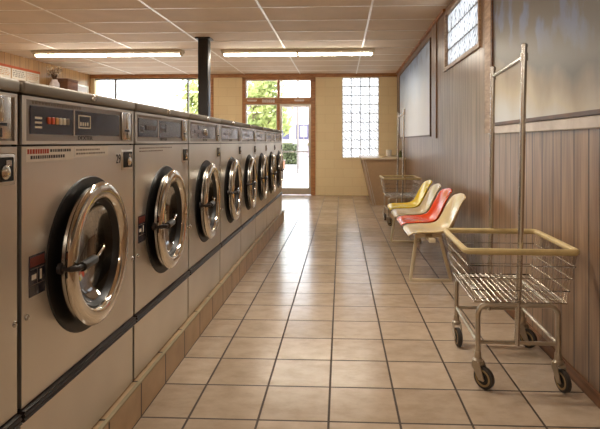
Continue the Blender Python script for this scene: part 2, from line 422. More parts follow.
# vertical wood strips and the pale rail below the near mural
struct(MB().box((-.022,4.03,1.27),(0,4.20,CEIL)).build('trim_1','strip',smooth=False,mw=RW))
struct(MB().box((-.016,6.46,1.25),(0,6.80,CEIL)).build('trim_2','planks',smooth=False,mw=RW))
struct(MB().box((-.02,-1.2,1.262),(0,4.1,1.322),.006).build('trim_3','palewood',smooth=False,mw=RW))
struct(MB().box((-.03,YB,CEIL-.035),(0,W0-.06,CEIL)).box((-.03,W1+.07,CEIL-.035),(0,YE,CEIL)).build('trim_4','oak',smooth=False,mw=RW))

# murals
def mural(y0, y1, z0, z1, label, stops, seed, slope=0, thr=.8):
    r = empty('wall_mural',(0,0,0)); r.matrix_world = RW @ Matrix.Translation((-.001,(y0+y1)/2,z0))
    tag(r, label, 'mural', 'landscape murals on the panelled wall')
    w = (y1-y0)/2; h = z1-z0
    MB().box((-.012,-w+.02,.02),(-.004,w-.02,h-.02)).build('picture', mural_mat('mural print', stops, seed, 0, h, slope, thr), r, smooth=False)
    f = MB()
    f.box((-.026,-w,0),(-.001,w,.022)); f.box((-.026,-w,h-.022),(-.001,w,h)); f.box((-.026,-w,.022),(-.001,-w+.022,h-.022)); f.box((-.026,w-.022,.022),(-.001,w,h-.022))
    f.build('frame','darkwood',r,smooth=False)
mural(.1,4.0,1.325,2.62,'large misty lake mural with a reflection painted as a dark blue band along its top, near the hanging rail cart',
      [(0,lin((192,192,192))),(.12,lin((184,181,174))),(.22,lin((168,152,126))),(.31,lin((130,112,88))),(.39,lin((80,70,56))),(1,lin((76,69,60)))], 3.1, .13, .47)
mural(6.85,10.75,1.275,2.60,'pale blue sky mural beyond the glass block window, above the far cart',
      [(0,lin((228,227,226))),(.4,lin((222,226,230))),(.7,lin((190,206,226))),(.9,lin((150,176,210))),(1,lin((140,160,196)))], 9.4)

# left wall
struct(MB().box((XL-.25,YB,0),(XL,YE+.1,CEIL)).build('wall_left','leftplanks',smooth=False))
# wall behind the camera
struct(MB().box((XL-.2,YB-.25,0),(1.6,YB,CEIL)).build('wall_back','plaster',smooth=False))

# end wall: openings storefront window (-5.62..-2.99), door unit (-2.22..-.60), glass block window (.03..0.845)
SW0, SW1, SWZ0, SWZ1 = -5.66, -2.97, .55, 2.66
DX0, DX1, DZ1 = -2.235, -.575, 2.66
GX0, GX1, GZ0, GZ1 = .03, .85, .845, 2.655
T = .2
we = MB()
we.box((XL-.2,YE,0),(SW0,YE+T,CEIL)); we.box((SW0,YE,0),(SW1,YE+T,SWZ0)); we.box((SW0,YE,SWZ1),(SW1,YE+T,CEIL))
we.box((SW1,YE,0),(DX0,YE+T,CEIL)); we.box((DX0,YE,DZ1),(DX1,YE+T,CEIL)); we.box((DX1,YE,0),(GX0,YE+T,CEIL))
we.box((GX0,YE,0),(GX1,YE+T,GZ0)); we.box((GX0,YE,GZ1),(GX1,YE+T,CEIL)); we.box((GX1,YE,0),(1.6,YE+T,CEIL))
struct(we.build('wall_end','endwall',smooth=False))
struct(MB().box((XL,YE-.03,2.66),(rwx(YE),YE,CEIL)).build('trim_5','oak',smooth=False))
struct(MB().box((SW1-.01,YE-.025,0),(SW1+.075,YE-.001,2.66)).build('trim_6','oak',smooth=False))
# storefront window
w1 = struct(empty('window_2',(0,YE,0)))
f = MB()
for x in (-5.19, -3.50, SW1-.1): f.box((x-.016,.03,SWZ0),(x+.016,.10,SWZ1))
f.box((SW0,.03,SWZ0),(SW1,.10,SWZ0+.05)); f.box((SW0,.03,SWZ1-.03),(SW1,.10,SWZ1))
f.build('window_frame','mast',w1,smooth=False)
MB().box((SW0,.06,SWZ0+.04),(SW1,.066,SWZ1-.02)).build('window_pane','window',w1,smooth=False)
# end glass block window
w2 = struct(empty('window_3',(0,YE,0)))
g = MB(); mo = MB(); nc, nr = 4, 9; cw = (GX1-GX0)/nc; chh = (GZ1-GZ0)/nr
for i in range(nc):
    for j in range(nr): g.box((GX0+i*cw+.006,.04,GZ0+j*chh+.006),(GX0+(i+1)*cw-.006,.13,GZ0+(j+1)*chh-.006),.012)
for i in range(nc+1): mo.box((GX0+i*cw-.006,.046,GZ0),(GX0+i*cw+.006,.124,GZ1))
for j in range(nr+1): mo.box((GX0,.047,GZ0+j*chh-.006),(GX1,.123,GZ0+j*chh+.006))
g.build('glass_blocks','block',w2); mo.build('mortar','mortar',w2,smooth=False)
# door unit
d1 = struct(empty('door_1',((DX0+DX1)/2,YE,0)))
cx = (DX0+DX1)/2; a0, a1 = DX0-cx, DX1-cx
xm = -1.415-cx     # mullion centre
f = MB()
f.box((a0,-.03,0),(a0+.075,.12,DZ1)); f.box((a1-.1,-.03,0),(a1,.12,DZ1)); f.box((a0,-.03,2.61),(a1,.12,DZ1+.0))
f.box((a0+.075,-.03,2.06),(a1-.1,.12,2.19)); f.box((xm-.03,-.02,0),(xm+.03,.11,2.06)); f.box((xm-.018,.0,2.19),(xm+.018,.1,2.61))
f.box((a0+.075,.0,0),(xm-.03,.1,.12))
f.build('door_frame','oak',d1,smooth=False)
f = MB()   # pale inner bead of transom and sidelight
for (p,q,r_,s_) in ((a0+.075,xm-.018,2.19,2.61),(xm+.018,a1-.1,2.19,2.61),(a0+.075,xm-.03,.12,2.06)):
    f.box((p,.03,r_),(p+.022,.08,s_)); f.box((q-.022,.03,r_),(q,.08,s_)); f.box((p+.022,.03,r_),(q-.022,.08,r_+.022)); f.box((p+.022,.03,s_-.022),(q-.022,.08,s_))
f.build('glazing_bead','alu',d1,smooth=False)
MB().box((a0+.08,.05,2.2),(a1-.105,.055,2.60)).build('transom_pane','window',d1,smooth=False)
MB().box((a0+.08,.05,.13),(xm-.035,.055,2.05)).build('sidelight_pane','window',d1,smooth=False)
f = MB(); p, q = xm+.03, a1-.1
f.box((p,.02,.01),(p+.05,.07,2.06)); f.box((q-.055,.02,.01),(q,.07,2.06)); f.box((p+.05,.02,.01),(q-.055,.07,.16)); f.box((p+.05,.02,2.0),(q-.055,.07,2.06))
lf = f.build('door_leaf','alu',d1,smooth=False)
MB().box((p+.045,.043,.15),(q-.05,.048,2.01)).build('door_pane','window',lf,smooth=False)
MB().tube([(p+.08,-.015,.98),(q-.08,-.015,.98)],.014,10).box((p+.07,-.03,.96),(p+.1,.03,1.0)).box((q-.1,-.03,.96),(q-.07,.03,1.0)).build('push_bar','alu',lf)
# small white lettering on the header above the door (too small to read in the photograph)
s = MB(); random.seed(5)
x = -1.78-cx
for i in range(7):
    wv = random.uniform(.022,.03)
    s.box((x,-.034,2.09),(x+.014,-.0305,2.16)); s.box((x+wv-.003,-.034,2.09),(x+wv+.009,-.0305,2.16))
    if i % 2: s.box((x,-.034,2.12),(x+wv,-.0305,2.132))
    else: s.box((x,-.034,2.148),(x+wv,-.0305,2.16))
    x += .042
s.build('header_lettering','white',d1,smooth=False)
s = MB()
for xs in (-2.12, -1.05):
    x = xs-cx
    for i in range(8):
        wv = random.uniform(.022,.026); s.box((x,-.034,2.125),(x+wv,-.0305,2.155)); x += .028
    s.box((xs-cx+.02,-.034,2.112),(xs-cx+.2,-.0305,2.118))
s.build('header_sign','white',d1,smooth=False)

# tiled curb under the washers
struct(MB().box((-1.9,-1.0,0),(-.870,7.735,.155)).build('trim_7','curb',smooth=False))
struct(MB().box((-.884,-1.0,.15),(-.8675,7.742,.159),.002).build('trim_8','curbedge',smooth=False))

# ------------------------------------------------------------------ washer
XF = -.9
def make_washer():
    R = empty('washing_machine',(0,0,0))
    hw = .385
    c = MB()
    c.box((-.4,-hw,.0),(.384,-hw+.02,1.178)); c.box((-.4,hw-.02,.0),(.384,hw,1.178)); c.box((-.4,-hw+.02,0),(-.38,hw-.02,1.178)); c.box((-.38,-hw+.02,0),(.384,hw-.02,.02)); c.box((-.38,-hw+.02,1.02),(.384,hw-.02,1.178))
    c.build('cabinet','column',R,smooth=False)  # sides coloured black to stand in for shade in the gaps between machines
    MB().box((-.405,-hw-.003,1.181),(.409,hw+.003,1.217),.009,3).build('lid','steel_lid',R)
    L = MB().lathe([(.405,0.0001),(.405,.013),(.413,.013),(.419,.009),(.4195,0)],(0,.012,1.199),'x',20).build('lid_lock','satin',R)
    # front
    MB().plate_hole(.385,.4,-hw,hw,.29,1.030,0,.65,.205).build('front_panel','steel',R,ang=20)
    MB().box((.385,-hw,.004),(.398,hw,.246),.002,1).build('lower_panel','steel',R)
    b = MB().prism([(.39,.253),(.409,.253),(.414,.257),(.409,.264),(.414,.270),(.409,.277),(.413,.283),(.39,.286)],-hw-.003,hw+.003,'y').build('bumper_strip','bumper',R,smooth=False)
    sc = MB()
    for y in (-.362,.374): MB().lathe([(.3995,.0095),(.404,.008),(.406,.004),(.4065,0)],(0,y,.54),'x',14).build('screw','satin',R)
    # control panel
    cp = MB().box((.385,-hw,1.036),(.396,hw,1.176),.002,1).build('control_panel','panel',R)
    fr = MB(); 
    for (p,q) in (((.395,-hw,1.036),(.401,-hw+.02,1.176)),((.395,hw-.012,1.036),(.401,hw,1.176)),((.395,-hw+.02,1.166),(.401,hw-.012,1.176)),((.395,-hw+.02,1.036),(.401,hw-.012,1.046))): fr.box(p,q)
    fr.build('panel_border','steel',cp,smooth=False)
    MB().box((.395,-.342,1.066),(.3985,.252,1.15),.001,1).build('display_panel','navy',cp,smooth=False)
    MB().box((.398,-.104,1.062),(.400,-.097,1.154)).build('divider','palewood',cp,smooth=False)
    mats = ['orange','orange','amber','ivory','ivory','fadedink']
    for i in range(6):
        y = -.257+i*.0215
        MB().box((.398,y,1.098),(.403,y+.016,1.12),.002,1).build('selector_button',mats[i],cp)
    t = MB()
    for z in (1.112,1.098,1.084): t.box((.398,-.32,z),(.3992,-.285,z+.006))
    t.build('indicator_marks','ivory',cp,smooth=False)
    db = MB()
    for (p,q) in (((-.072,1.09),(.012,1.094)),((-.072,1.132),(.012,1.136)),((-.072,1.094),(-.068,1.132)),((.008,1.094),(.012,1.132))): db.box((.398,p[0],p[1]),(.4,q[0],q[1]))
    for i in range(4): db.box((.398,-.06+i*.016,1.099),(.3995,-.052+i*.016,1.112))
    db.build('display_window','ivory',cp,smooth=False)
    # coin slot plate
    cs = MB().box((.396,.272,1.05),(.404,.356,1.168),.004).build('coin_slot','satin',cp)
    MB().box((.403,.306,1.098),(.406,.322,1.160),.003).build('coin_entry','chrome',cp)
    MB().box((.4035,.290,1.086),(.4048,.336,1.094)).box((.4035,.31,1.056),(.4048,.316,1.08)).build('slot_opening','seam',cp,smooth=False)
    tl = MB()
    random.seed(3); y = -.33
    while y < -.05:
        w = random.uniform(.008,.016); tl.box((.396,y,1.155),(.3968,y+w,1.163)); y += w+.005
    tl.build('panel_lettering','fadedink',cp,smooth=False)
    text_mesh('brand_lettering','DEXTER',.019,'ink',cp,(.3965,-.02,1.056),(PI/2,0,PI/2),.0006,1.5)
    # service lock box
    lb = MB().box((.396,.266,.926),(.4035,.374,1.012),.006).build('lock_box','steel',R)
    MB().box((.4025,.278,.937),(.405,.362,1.002),.003,1).build('lock_recess','seam',lb)
    MB().lathe([(.404,.019),(.412,.019),(.415,.012),(.4155,0)],(0,.322,.962),'x',20).build('lock_cylinder','chrome',lb)
    MB().box((.4045,.33,.978),(.407,.352,.994)).build('lock_plate','satin',lb)
    # drum, gasket and door
    MB().lathe([(.37,.235),(-.05,.235),(-.06,.22),(-.065,.0)],(0,0,.65),'x',48).lathe([(-.06,.06),(-.04,.05),(-.03,0)],(0,0,.65),'x',24).build('drum','drum',R)
    MB().lathe([(.36,.236),(.3,.236),(.34,.205),(.40,.19),(.402,.187),(.405,.19),(.406,.25),(.404,.268),(.3995,.272),(.3995,.21),(.385,.207)],(0,0,.65),'x',64).build('door_gasket','black',R)
    dr = MB().lathe([(.430,.192),(.431,.243),(.435,.249),(.441,.2505),(.447,.247),(.452,.238),(.4545,.224),(.4545,.208),(.451,.198),(.444,.192),(.434,.190)],(0,0,.65),'x',72,closed=True).build('door','chrome',R)
    MB().lathe([(.416,.230),(.416,.238),(.426,.238),(.426,.230)],(0,0,.65),'x',64,closed=True).build('door_band','satin',dr)
    MB().lathe([(.41,.20),(.434,.192),(.436,.186),(.425,.178),(.40,.172),(.385,.168),(.385,.18)],(0,0,.65),'x',64).build('inner_seal','black',dr)
    MB().lathe([(.418,.178),(.395,.165),(.375,.13),(.362,.08),(.357,0)],(0,0,.65),'x',48).build('door_glass','door_glass',dr)
    # handle on the left, reaching over the ring
    MB().tube([(.408,-.236,.648),(.45,-.246,.648),(.468,-.235,.648),(.470,-.20,.648)],.0095,10).lathe([(.408,.018),(.42,.018),(.424,.01),(.424,0)],(0,-.236,.648),'x',16).build('handle','bumper',dr)
    MB().tube([(.470,-.215,.648),(.470,-.125,.652),(.469,-.112,.652)],[.0155,.0155,.010],12).build('handle_grip','black',dr)
    MB().tube([(.468,-.115,.652),(.455,-.02,.668),(.445,0,.672)],[.006,.009,.009],8).build('reflection_rod','chrome',dr)  # chrome rod modelled in place of a bright reflection beyond the grip
    MB().box((.405,.243,.61),(.438,.258,.69),.005).build('hinge','satin',dr)
    dr.matrix_local = Matrix.Translation((.43,0,0)) @ Matrix.Rotation(math.radians(3.2),4,'Z') @ Matrix.Translation((-.43,.006,0))
    return R
proto = make_washer()

def add_instruction(R):
    # dark instruction decal left of the door
    p = MB().box((.4,-.352,.592),(.4012,-.272,.712)).build('instruction_decal','navy',R,smooth=False)
    MB().box((.4012,-.347,.678),(.4018,-.277,.706)).build('warning_patch','darkred',p,smooth=False)
    q = MB()
    q.box((.4012,-.340,.640),(.4018,-.318,.655)); q.box((.4012,-.300,.634),(.4018,-.291,.664))
    q.build('pictograms','paper',p,smooth=False)
    MB().box((.4012,-.347,.670),(.4018,-.277,.6715)).box((.4012,-.313,.625),(.4018,-.3115,.67)).box((.4012,-.347,.624),(.4018,-.277,.6255)).build('decal_lines','fadedink',p,smooth=False)

def add_sticker(R):
    random.seed(11)
    s = MB().box((.4,-.366,.985),(.4008,-.108,1.026)).build('notice_sticker','paper',R,smooth=False)
    t = MB(); y = -.36
    while y < -.255: w = random.uniform(.006,.012); t.box((.4008,y,1.008),(.4012,y+w,1.022)); y += w+.003
    t.build('red_heading','redink',s,smooth=False)
    t = MB(); y = -.245
    while y < -.125: w = random.uniform(.005,.011); t.box((.4008,y,1.012),(.4012,y+w,1.021)); y += w+.004
    y = -.345
    while y < -.17: w = random.uniform(.006,.012); t.box((.4008,y,.993),(.4012,y+w,1.003)); y += w+.004
    t.build('notice_text','ink',s,smooth=False)
    s = MB().box((.4,-.1,.992),(.4006,.146,1.026)).build('faded_notice_sticker','paper',R,smooth=False)
    t = MB()
    for z, e in ((1.013,.08),(1.0,.12)):
        y = -.09
        while y < e: w = random.uniform(.006,.014); t.box((.4006,y,z),(.401,y+w,z+.006)); y += w+.004
    t.build('faded_text','fadedink',s,smooth=False)
def add_text_lines(R):
    random.seed(21); t = MB()
    for z, e in ((1.012,.1),(.998,-.05)):
        y = -.34
        while y < e: w = random.uniform(.006,.014); t.box((.4,y,z),(.4005,y+w,z+.006)); y += w+.005
    t.build('notice_text','fadedink',R,smooth=False)

labels = ['stainless front-load washer cut off by the left edge of the picture',
 'stainless front-load washer numbered 29 with red-lettered notice sticker under its dark panel',
 'stainless front-load washer just beyond number 29, with faded notice lines and small dark decal',
 'stainless front-load washer third along the row beyond the number 29 washer minus one, in front of the dark column',
 'stainless front-load washer fourth from the far end of the row',]
labels = {0:'stainless front-load washer cut off by the left edge, nearest of the row',
 1:'stainless front-load washer numbered 29 with a red-lettered notice sticker below its dark panel',
 2:'stainless front-load washer next beyond number 29, with faded notice lines and a small dark decal',
 3:'stainless front-load washer second beyond number 29, fourth from the near end of the row',
 4:'stainless front-load washer at the middle of the row, third beyond number 29',
 5:'stainless front-load washer with three more between it and the far end of the row',
 6:'stainless front-load washer third from the far end of the row',
 7:'stainless front-load washer second from the far end of the row',
 8:'stainless front-load washer at the far end of the row, nearest the glass door'}
washers = []
for k in range(9):
    w = proto if k == 0 else copy_tree(proto)
    w.location = (XF-.4, 1.385-.79+.79*k+.395, .157)
    tag(w, labels[k], 'washing machine', 'stainless washers in one long row on the tiled curb')
    washers.append(w)
for k in (1, 2): add_instruction(washers[k])
add_sticker(washers[1])
text_mesh('number_decal','29',.052,'ink',washers[1],(.4005,.238,.973),(PI/2,0,PI/2),.0005,.85)
add_text_lines(washers[2])
for k in range(2, 9):
    for c in washers[k].children:
        if c.name.startswith('control_panel'):
            for d in c.children:
                if d.name.startswith(('selector_button','indicator_marks','display_window')):
                    d.material_slots[0].link = 'OBJECT'; d.material_slots[0].material = M['dullbutton']
                if k > 2 and d.name.startswith('display_panel'):
                    d.material_slots[0].link = 'OBJECT'; d.material_slots[0].material = M['glarepanel']  # lighter grey imitates glare washing out the farther displays
# dark dial window on the fourth machine
for c in washers[3].children:
    if c.name.startswith('control_panel'):
        MB().box((.3985,-.19,1.072),(.401,.1,1.148),.002,1).build('dial_window','navy',c)
        MB().lathe([(.401,.026),(.412,.024),(.416,.016),(.4165,0)],(0,-.03,1.108),'x',24).build('program_dial','satin',c)

# ------------------------------------------------------------------ column
sc_ = empty('support_column',(-2.03,7.47,0))
tag(sc_,'dark steel column rising behind the washers to the ceiling','column')
MB().box((-.075,-.075,.012),(.075,.075,CEIL-.02),.006).build('shaft','column',sc_)
MB().box((-.13,-.13,0),(.13,.13,.012)).build('base_plate','column',sc_,smooth=False)
MB().box((-.11,-.11,CEIL-.02),(.11,.11,CEIL)).build('cap_plate','column',sc_,smooth=False)

# ------------------------------------------------------------------ fluorescent lights
def fluorescent(x, y, label):
    r = empty('fluorescent_light',(x,y,CEIL-.127)); tag(r,label,'ceiling light','long fluorescent lights on the ceiling')
    MB().prism([(-.11,.119),(-.11,.09),(-.07,.062),(.07,.062),(.11,.09),(.11,.119)],-1.27,1.27,'x').build('housing','fixture',r,smooth=False)
    for s in (-1,1):
        MB().box((min(.02*s,1.235*s),-.05,.032),(max(.02*s,1.235*s),.05,.062),.010,3).build('lens','tube',r)
    for xx in (-1.245,0,1.245): MB().box((xx-.018,-.055,.026),(xx+.018,.055,.066),.004).build('lamp_holder','fixture',r)
fluorescent(-.72,8.45,'long lit fluorescent ceiling light in front of the glass door')
fluorescent(-3.92,8.40,'long lit fluorescent ceiling light above the storefront window, left of the dark column')

# ------------------------------------------------------------------ tandem seating
def shell(c_mat, parent, y0):
    prof = [(.565,.408),(.572,.424),(.60,.434),(.66,.434),(.74,.425),(.82,.418),(.885,.424),(.93,.448),(.962,.50),(.985,.57),(1.01,.65),(1.035,.715),(1.058,.755)]
    wid = [.19,.205,.215,.222,.226,.226,.226,.226,.224,.220,.212,.195,.150]
    curl = [.0,.004,.010,.016,.024,.034,.045,.052,.05,.042,.03,.018,.006]
    bm = MB(); n = 12; rows = []
    for i,(x,z) in enumerate(prof):
        a = prof[max(i-1,0)]; b = prof[min(i+1,len(prof)-1)]
        t = Vector((b[0]-a[0], b[1]-a[1])).normalized(); nx, nz = -t.y, t.x
        row = []
        for k in range(n+1):
            s = -1+2*k/n; q = abs(s)**3*curl[i]*1.2
            dz = 0
            if i == len(prof)-1: dz = -.03*abs(s)**2.5
            row.append(bm.bm.verts.new((x+nx*q-.8, y0+s*wid[i], z+nz*q+dz)))
        rows.append(row)
    for i in range(len(rows)-1):
        for k in range(n): bm.bm.faces.new((rows[i][k],rows[i][k+1],rows[i+1][k+1],rows[i+1][k]))
    o = bm.build('seat_shell', c_mat, parent)
    so = o.modifiers.new('thick','SOLIDIFY'); so.thickness = .012; so.offset = 0
    sb = o.modifiers.new('sub','SUBSURF'); sb.levels = 1; sb.render_levels = 2
    return o
ts = empty('tandem_seating',(.8,5.25,0)); tag(ts,'row of four joined moulded seats in yellow, cream and red by the panelled wall','chairs')
for y, m_, lb in ((4.46,'cream','near cream seat beside the red one'),(4.99,'red','glossy red seat'),(5.52,'cream','cream seat between yellow and red'),(6.05,'yellow','glossy yellow seat at the far end')):
    s = shell(m_, ts, y-5.25); s['label'] = lb
MB().box((-.075,-1.05,.372),(-.025,1.06,.404),.004).build('beam','legs',ts)
for i,y in enumerate((4.46,4.99,5.52,6.05)):
    MB().box((-.15,y-5.25-.06,.396),(.06,y-5.25+.06,.412),.004).build('seat_bracket','legs',ts)
for y in (4.42,6.12):
    yy = y-5.25
    MB().tube([(-.20,yy,.013),(-.15,yy,.385)],.0155,8).build('leg','legs',ts)
    MB().tube([(.145,yy,.013),(.05,yy,.385)],.0155,8).build('leg','legs',ts)
    MB().box((-.205,yy-.014,.0),(.155,yy+.014,.022),.004).build('foot_bar','legs',ts)
    MB().box((-.165,yy-.017,.378),(.07,yy+.017,.402),.004).build('leg_brace','legs',ts)

# ------------------------------------------------------------------ laundry cart
def make_cart():
    R = empty('laundry_cart',(0,0,0))
    zt, zb = .675, .425
    tx, ty0, ty1 = .262, -.325, .25       # rim half width, near and far edges
    bx, by0, by1 = .218, -.30, .235
    # rim: wrapped tube rectangle, flattened
    rc = .03; pts = []
    for (sx, yy, a0) in ((tx,ty1,0),(-tx,ty1,90),(-tx,ty0,180),(tx,ty0,270)):
        for t in range(5):
            a = math.radians(a0+90*t/4)
            cx_ = sx-math.copysign(rc,sx); cy_ = yy-math.copysign(rc,yy)
            pts.append((cx_+rc*math.cos(a), cy_+rc*math.sin(a), zt))
    rim = MB().tube(pts,.0155,10,closed=True).build('basket_rim','rim',R)
    rim['label'] = 'yellowed vinyl wrapped rim'
    # basket wires
    b = MB(); wr_ = .0036
    def lerp(a,b_,t): return a+(b_-a)*t
    def loop(t, r):
        x = lerp(tx,bx,t); y0 = lerp(ty0,by0,t); y1 = lerp(ty1,by1,t); z = lerp(zt-.01,zb,t)
        b.tube([(x,y1,z),(-x,y1,z),(-x,y0,z),(x,y0,z)],r,6,closed=True)
    for t in (.25,.5,.75): loop(t,.0034)
    loop(1,.0042)
    # bottom grid
    n = 15
    for i in range(n):
        x = lerp(-bx,bx,(i+.5)/n); b.tube([(x,by0,zb),(x,by1,zb)],wr_,6)
    for i in range(4):
        y = lerp(by0,by1,(i+.5)/4); b.tube([(-bx,y,zb-.004),(bx,y,zb-.004)],.0035,6)
    # upright side wires
    for i in range(17):
        y_t = lerp(ty0,ty1,(i+.5)/17); y_b = lerp(by0,by1,(i+.5)/17)
        for s in (-1,1): b.tube([(s*tx,y_t,zt-.01),(s*bx,y_b,zb)],.0013,5)
    for i in range(11):
        x_t = lerp(-tx,tx,(i+.5)/11); x_b = lerp(-bx,bx,(i+.5)/11)
        b.tube([(x_t,ty0,zt-.01),(x_b,by0,zb)],.0009,5); b.tube([(x_t,ty1,zt-.01),(x_b,by1,zb)],.0011,5)
    b.build('basket','wire',R)
    # base frame: two arches and four lower rails
    f = MB(); wx, wy = .192, .262; zl = .16; za = .402; c = .05
    for y in (-wy,wy):
        pts = [(-wx,y,zl)]
        for t in range(6):
            a = PI-PI/2*t/5; pts.append((-wx+c+c*math.cos(a), y, za-c+c*math.sin(a)))
        for t in range(6):
            a = PI/2-PI/2*t/5; pts.append((wx-c+c*math.cos(a), y, za-c+c*math.sin(a)))
        pts.append((wx,y,zl)); f.tube(pts,.0125,10)
        f.tube([(-wx,y,.216),(wx,y,.216)],.0095,8)
    for s in (-1,1):
        f.tube([(s*wx,-wy,.216),(s*wx,wy,.216)],.0095,8)
        f.tube([(s*.15,-wy,.409),(s*.15,wy,.409)],.0085,8)
    f.build('base_frame','zinc',R)
    # casters
    for (x,y,a) in ((-wx,-wy,42),(wx,-wy,14),(-wx,wy,5),(wx,wy,40)):
        ca = empty('caster',(x,y,0)); ca.parent = R; ca.rotation_euler = (0,0,math.radians(a))
        # built as a mesh: stem plus fork
        COL.objects.unlink(ca); bpy.data.objects.remove(ca)
        k = MB()
        k.lathe([(.118,.0),(.118,.024),(.13,.026),(.14,.018),(.172,.0165),(.172,0)],(0,0,0),'z',16)
        for s in (-1,1): k.prism([(-.018,.125),(.022,.125),(.05,.05),(.045,.042),(.02,.042),(-.02,.1)], s*.021-.002, s*.021+.002,'y')
        k.tube([(.035,-.026,.053),(.035,.026,.053)],.006,8)
        fk = k.build('caster','zinc',R); fk.location = (x,y,0); fk.rotation_euler = (0,0,math.radians(-90+a))
        MB().lathe([(-.013,.034),(-.013,.046),(-.009,.053),(.009,.053),(.013,.046),(.013,.034),(.007,.030),(-.007,.030)],(.035,0,.053),'y',28,closed=True).build('tyre','tyre',fk)
        MB().lathe([(-.0135,.031),(-.0135,.041),(-.012,.041),(-.012,.031)],(.035,0,.053),'y',28,closed=True).lathe([(.0135,.031),(.0135,.041),(.012,.041),(.012,.031)],(.035,0,.053),'y',28,closed=True).build('tread_ring','tread',fk)
        MB().lathe([(-.015,0),(-.015,.012),(-.009,.03),(.009,.03),(.015,.012),(.015,0)],(.035,0,.053),'y',20).build('hub','black',fk)
    # hanging rail
    for y, zt_, lean in ((-wy,1.665,.032),(wy,1.63,.022)):
        MB().tube([(-.005,y,.205),(lean*.4,y,.7),(lean,y,zt_)],.0135,12).lathe([(zt_,.0),(zt_-.004,.016),(zt_+.012,.016),(zt_+.018,.009),(zt_+.018,0)],(lean,y,0),'z',14).build('rail_post','satin',R)
    MB().tube([(.031,-wy,1.615),(.021,wy,1.588)],.0125,10).build('hanging_bar','satin',R)
    for y, z in ((-wy,1.615),(wy,1.588)): MB().lathe([(z-.02,.018),(z+.02,.018),(z+.02,.01),(z-.02,.01)],(.031 if y<0 else .021,y,0),'z',12,closed=True).build('clamp','satin',R)
    return R
c1 = make_cart(); c1.location = (.872,2.79,0); c1.rotation_euler = (0,0,math.radians(-1.5))
tag(c1,'wire laundry cart with tall hanging rail standing close by in front of the large mural','laundry cart','rolling wire laundry carts with hanging rails')
c2 = copy_tree(c1); c2.location = (.868,7.60,0); c2.rotation_euler = (0,0,math.radians(1.5))
c2['label'] = 'wire laundry cart with tall hanging rail standing beyond the yellow seat beside the counter'

# ------------------------------------------------------------------ counter
ct = empty('folding_counter',(.82,10.55,0)); tag(ct,'tan laminate folding counter with pale top against the far right corner','counter')
xr = rwx(9.7)-.005-.82
MB().prism([(-.395,.862),(-.20,0),(xr,0),(xr,.862)],-.83,.885,'y').build('body','laminate',ct,smooth=False)
MB().box((-.425,-.86,.862),(xr,.885,.9),.005).build('countertop','top',ct)
MB().tube([(-.398,-.834,.862),(-.203,-.834,.004)],.009,6).tube([(-.36,-.834,.862),(-.165,-.834,.004)],.006,6).build('edge_trim','palewood',ct)
bt = empty('small_bottle',(1.155,9.95,.9)); tag(bt,'small olive bottle on the pale counter top','bottle')
MB().lathe([(0,0),(0,.03),(.004,.033),(.10,.033),(.118,.02),(.13,.013),(.135,.013),(.135,0)],(0,0,0),'z',20).build('bottle_body','bottle',bt)
MB().lathe([(.135,0),(.135,.015),(.155,.014),(.157,0)],(0,0,0),'z',16).build('bottle_cap','cap',bt)
bt = empty('white_tub',(1.02,10.9,.9)); tag(bt,'small white tub at the back of the counter under the far mural','tub')
MB().lathe([(0,0),(0,.05),(.004,.054),(.12,.06),(.12,0)],(0,0,0),'z',20).build('tub_body','white',bt)
MB().lathe([(.12,0),(.12,.063),(.132,.063),(.134,.058),(.134,0)],(0,0,0),'z',20).build('tub_lid','cap',bt)

# ------------------------------------------------------------------ left wall things
def at_left(u, v, X=XL):
    Z = 508*X/(u-341); return Z+.043*X, 1.2+(142-v)*Z/508
words = ['cut by the left picture edge','second sheet from the left','third sheet from the left','fourth sheet from the left edge','last sheet, nearest the dried flowers']
ys = [7.55,7.98,8.41,8.84,9.25]
for i, y in enumerate(ys):
    r = empty('price_sheet',(XL-.001,y,2.315)); tag(r,'white printed price sheet high on the panelled left wall, '+words[i],'poster','price sheets along the left wall')
    MB().box((.001,-.195,0),(.004,.195,.175)).build('sheet','sheet',r,smooth=False)
    random.seed(40+i); t = MB()
    for z in (.135,.1,.07,.04):
        yy = -.17
        while yy < .14: w_ = random.uniform(.02,.07); t.box((.004,yy,z),(.005,min(yy+w_,.17),z+.014)); yy += w_+.025
    t.build('printed_lines','fadedink' if i%2 else 'amber',r,smooth=False)
bn = MB().box((XL+.001,7.3,2.495),(XL+.006,9.47,2.535)).build('banner_strip','banner',smooth=False); tag(bn,'thin orange red banner strip above the price sheets on the left wall','banner')
sh = empty('wall_shelf',(XL,9.78,2.20)); tag(sh,'wooden wall shelf under the dried flowers on the left wall','shelf')
MB().box((.001,-.42,0),(.40,.70,.03)).build('board','darkwood',sh,smooth=False)
for y in (-.3,.58): MB().prism([(.001,-.2),(.001,0),(.28,0)],y-.012,y+.012,'y').build('bracket','darkwood',sh,smooth=False)
bx_ = empty('wicker_box',(XL+.2,10.06,2.23)); tag(bx_,'brown woven box on the left wall shelf beside dried flowers','box')
bb = MB()
bb.box((-.13,-.2,0),(.13,.2,.19),.012).build('box_body','wicker',bx_)
MB().box((-.137,-.207,.19),(.137,.207,.235),.01).build('box_lid','wicker',bx_)
fv = empty('dried_flowers',(XL+.2,9.62,2.23)); tag(fv,'dried cream flowers in a white vase on the left wall shelf','flowers')
MB().lathe([(0,0),(0,.06),(.05,.09),(.11,.085),(.16,.05),(.18,.055),(.175,.045),(.15,.04),(.1,.03),(.1,0)],(0,0,0),'z',24).build('vase','vase',fv)
random.seed(2); st = MB(); pt = MB()
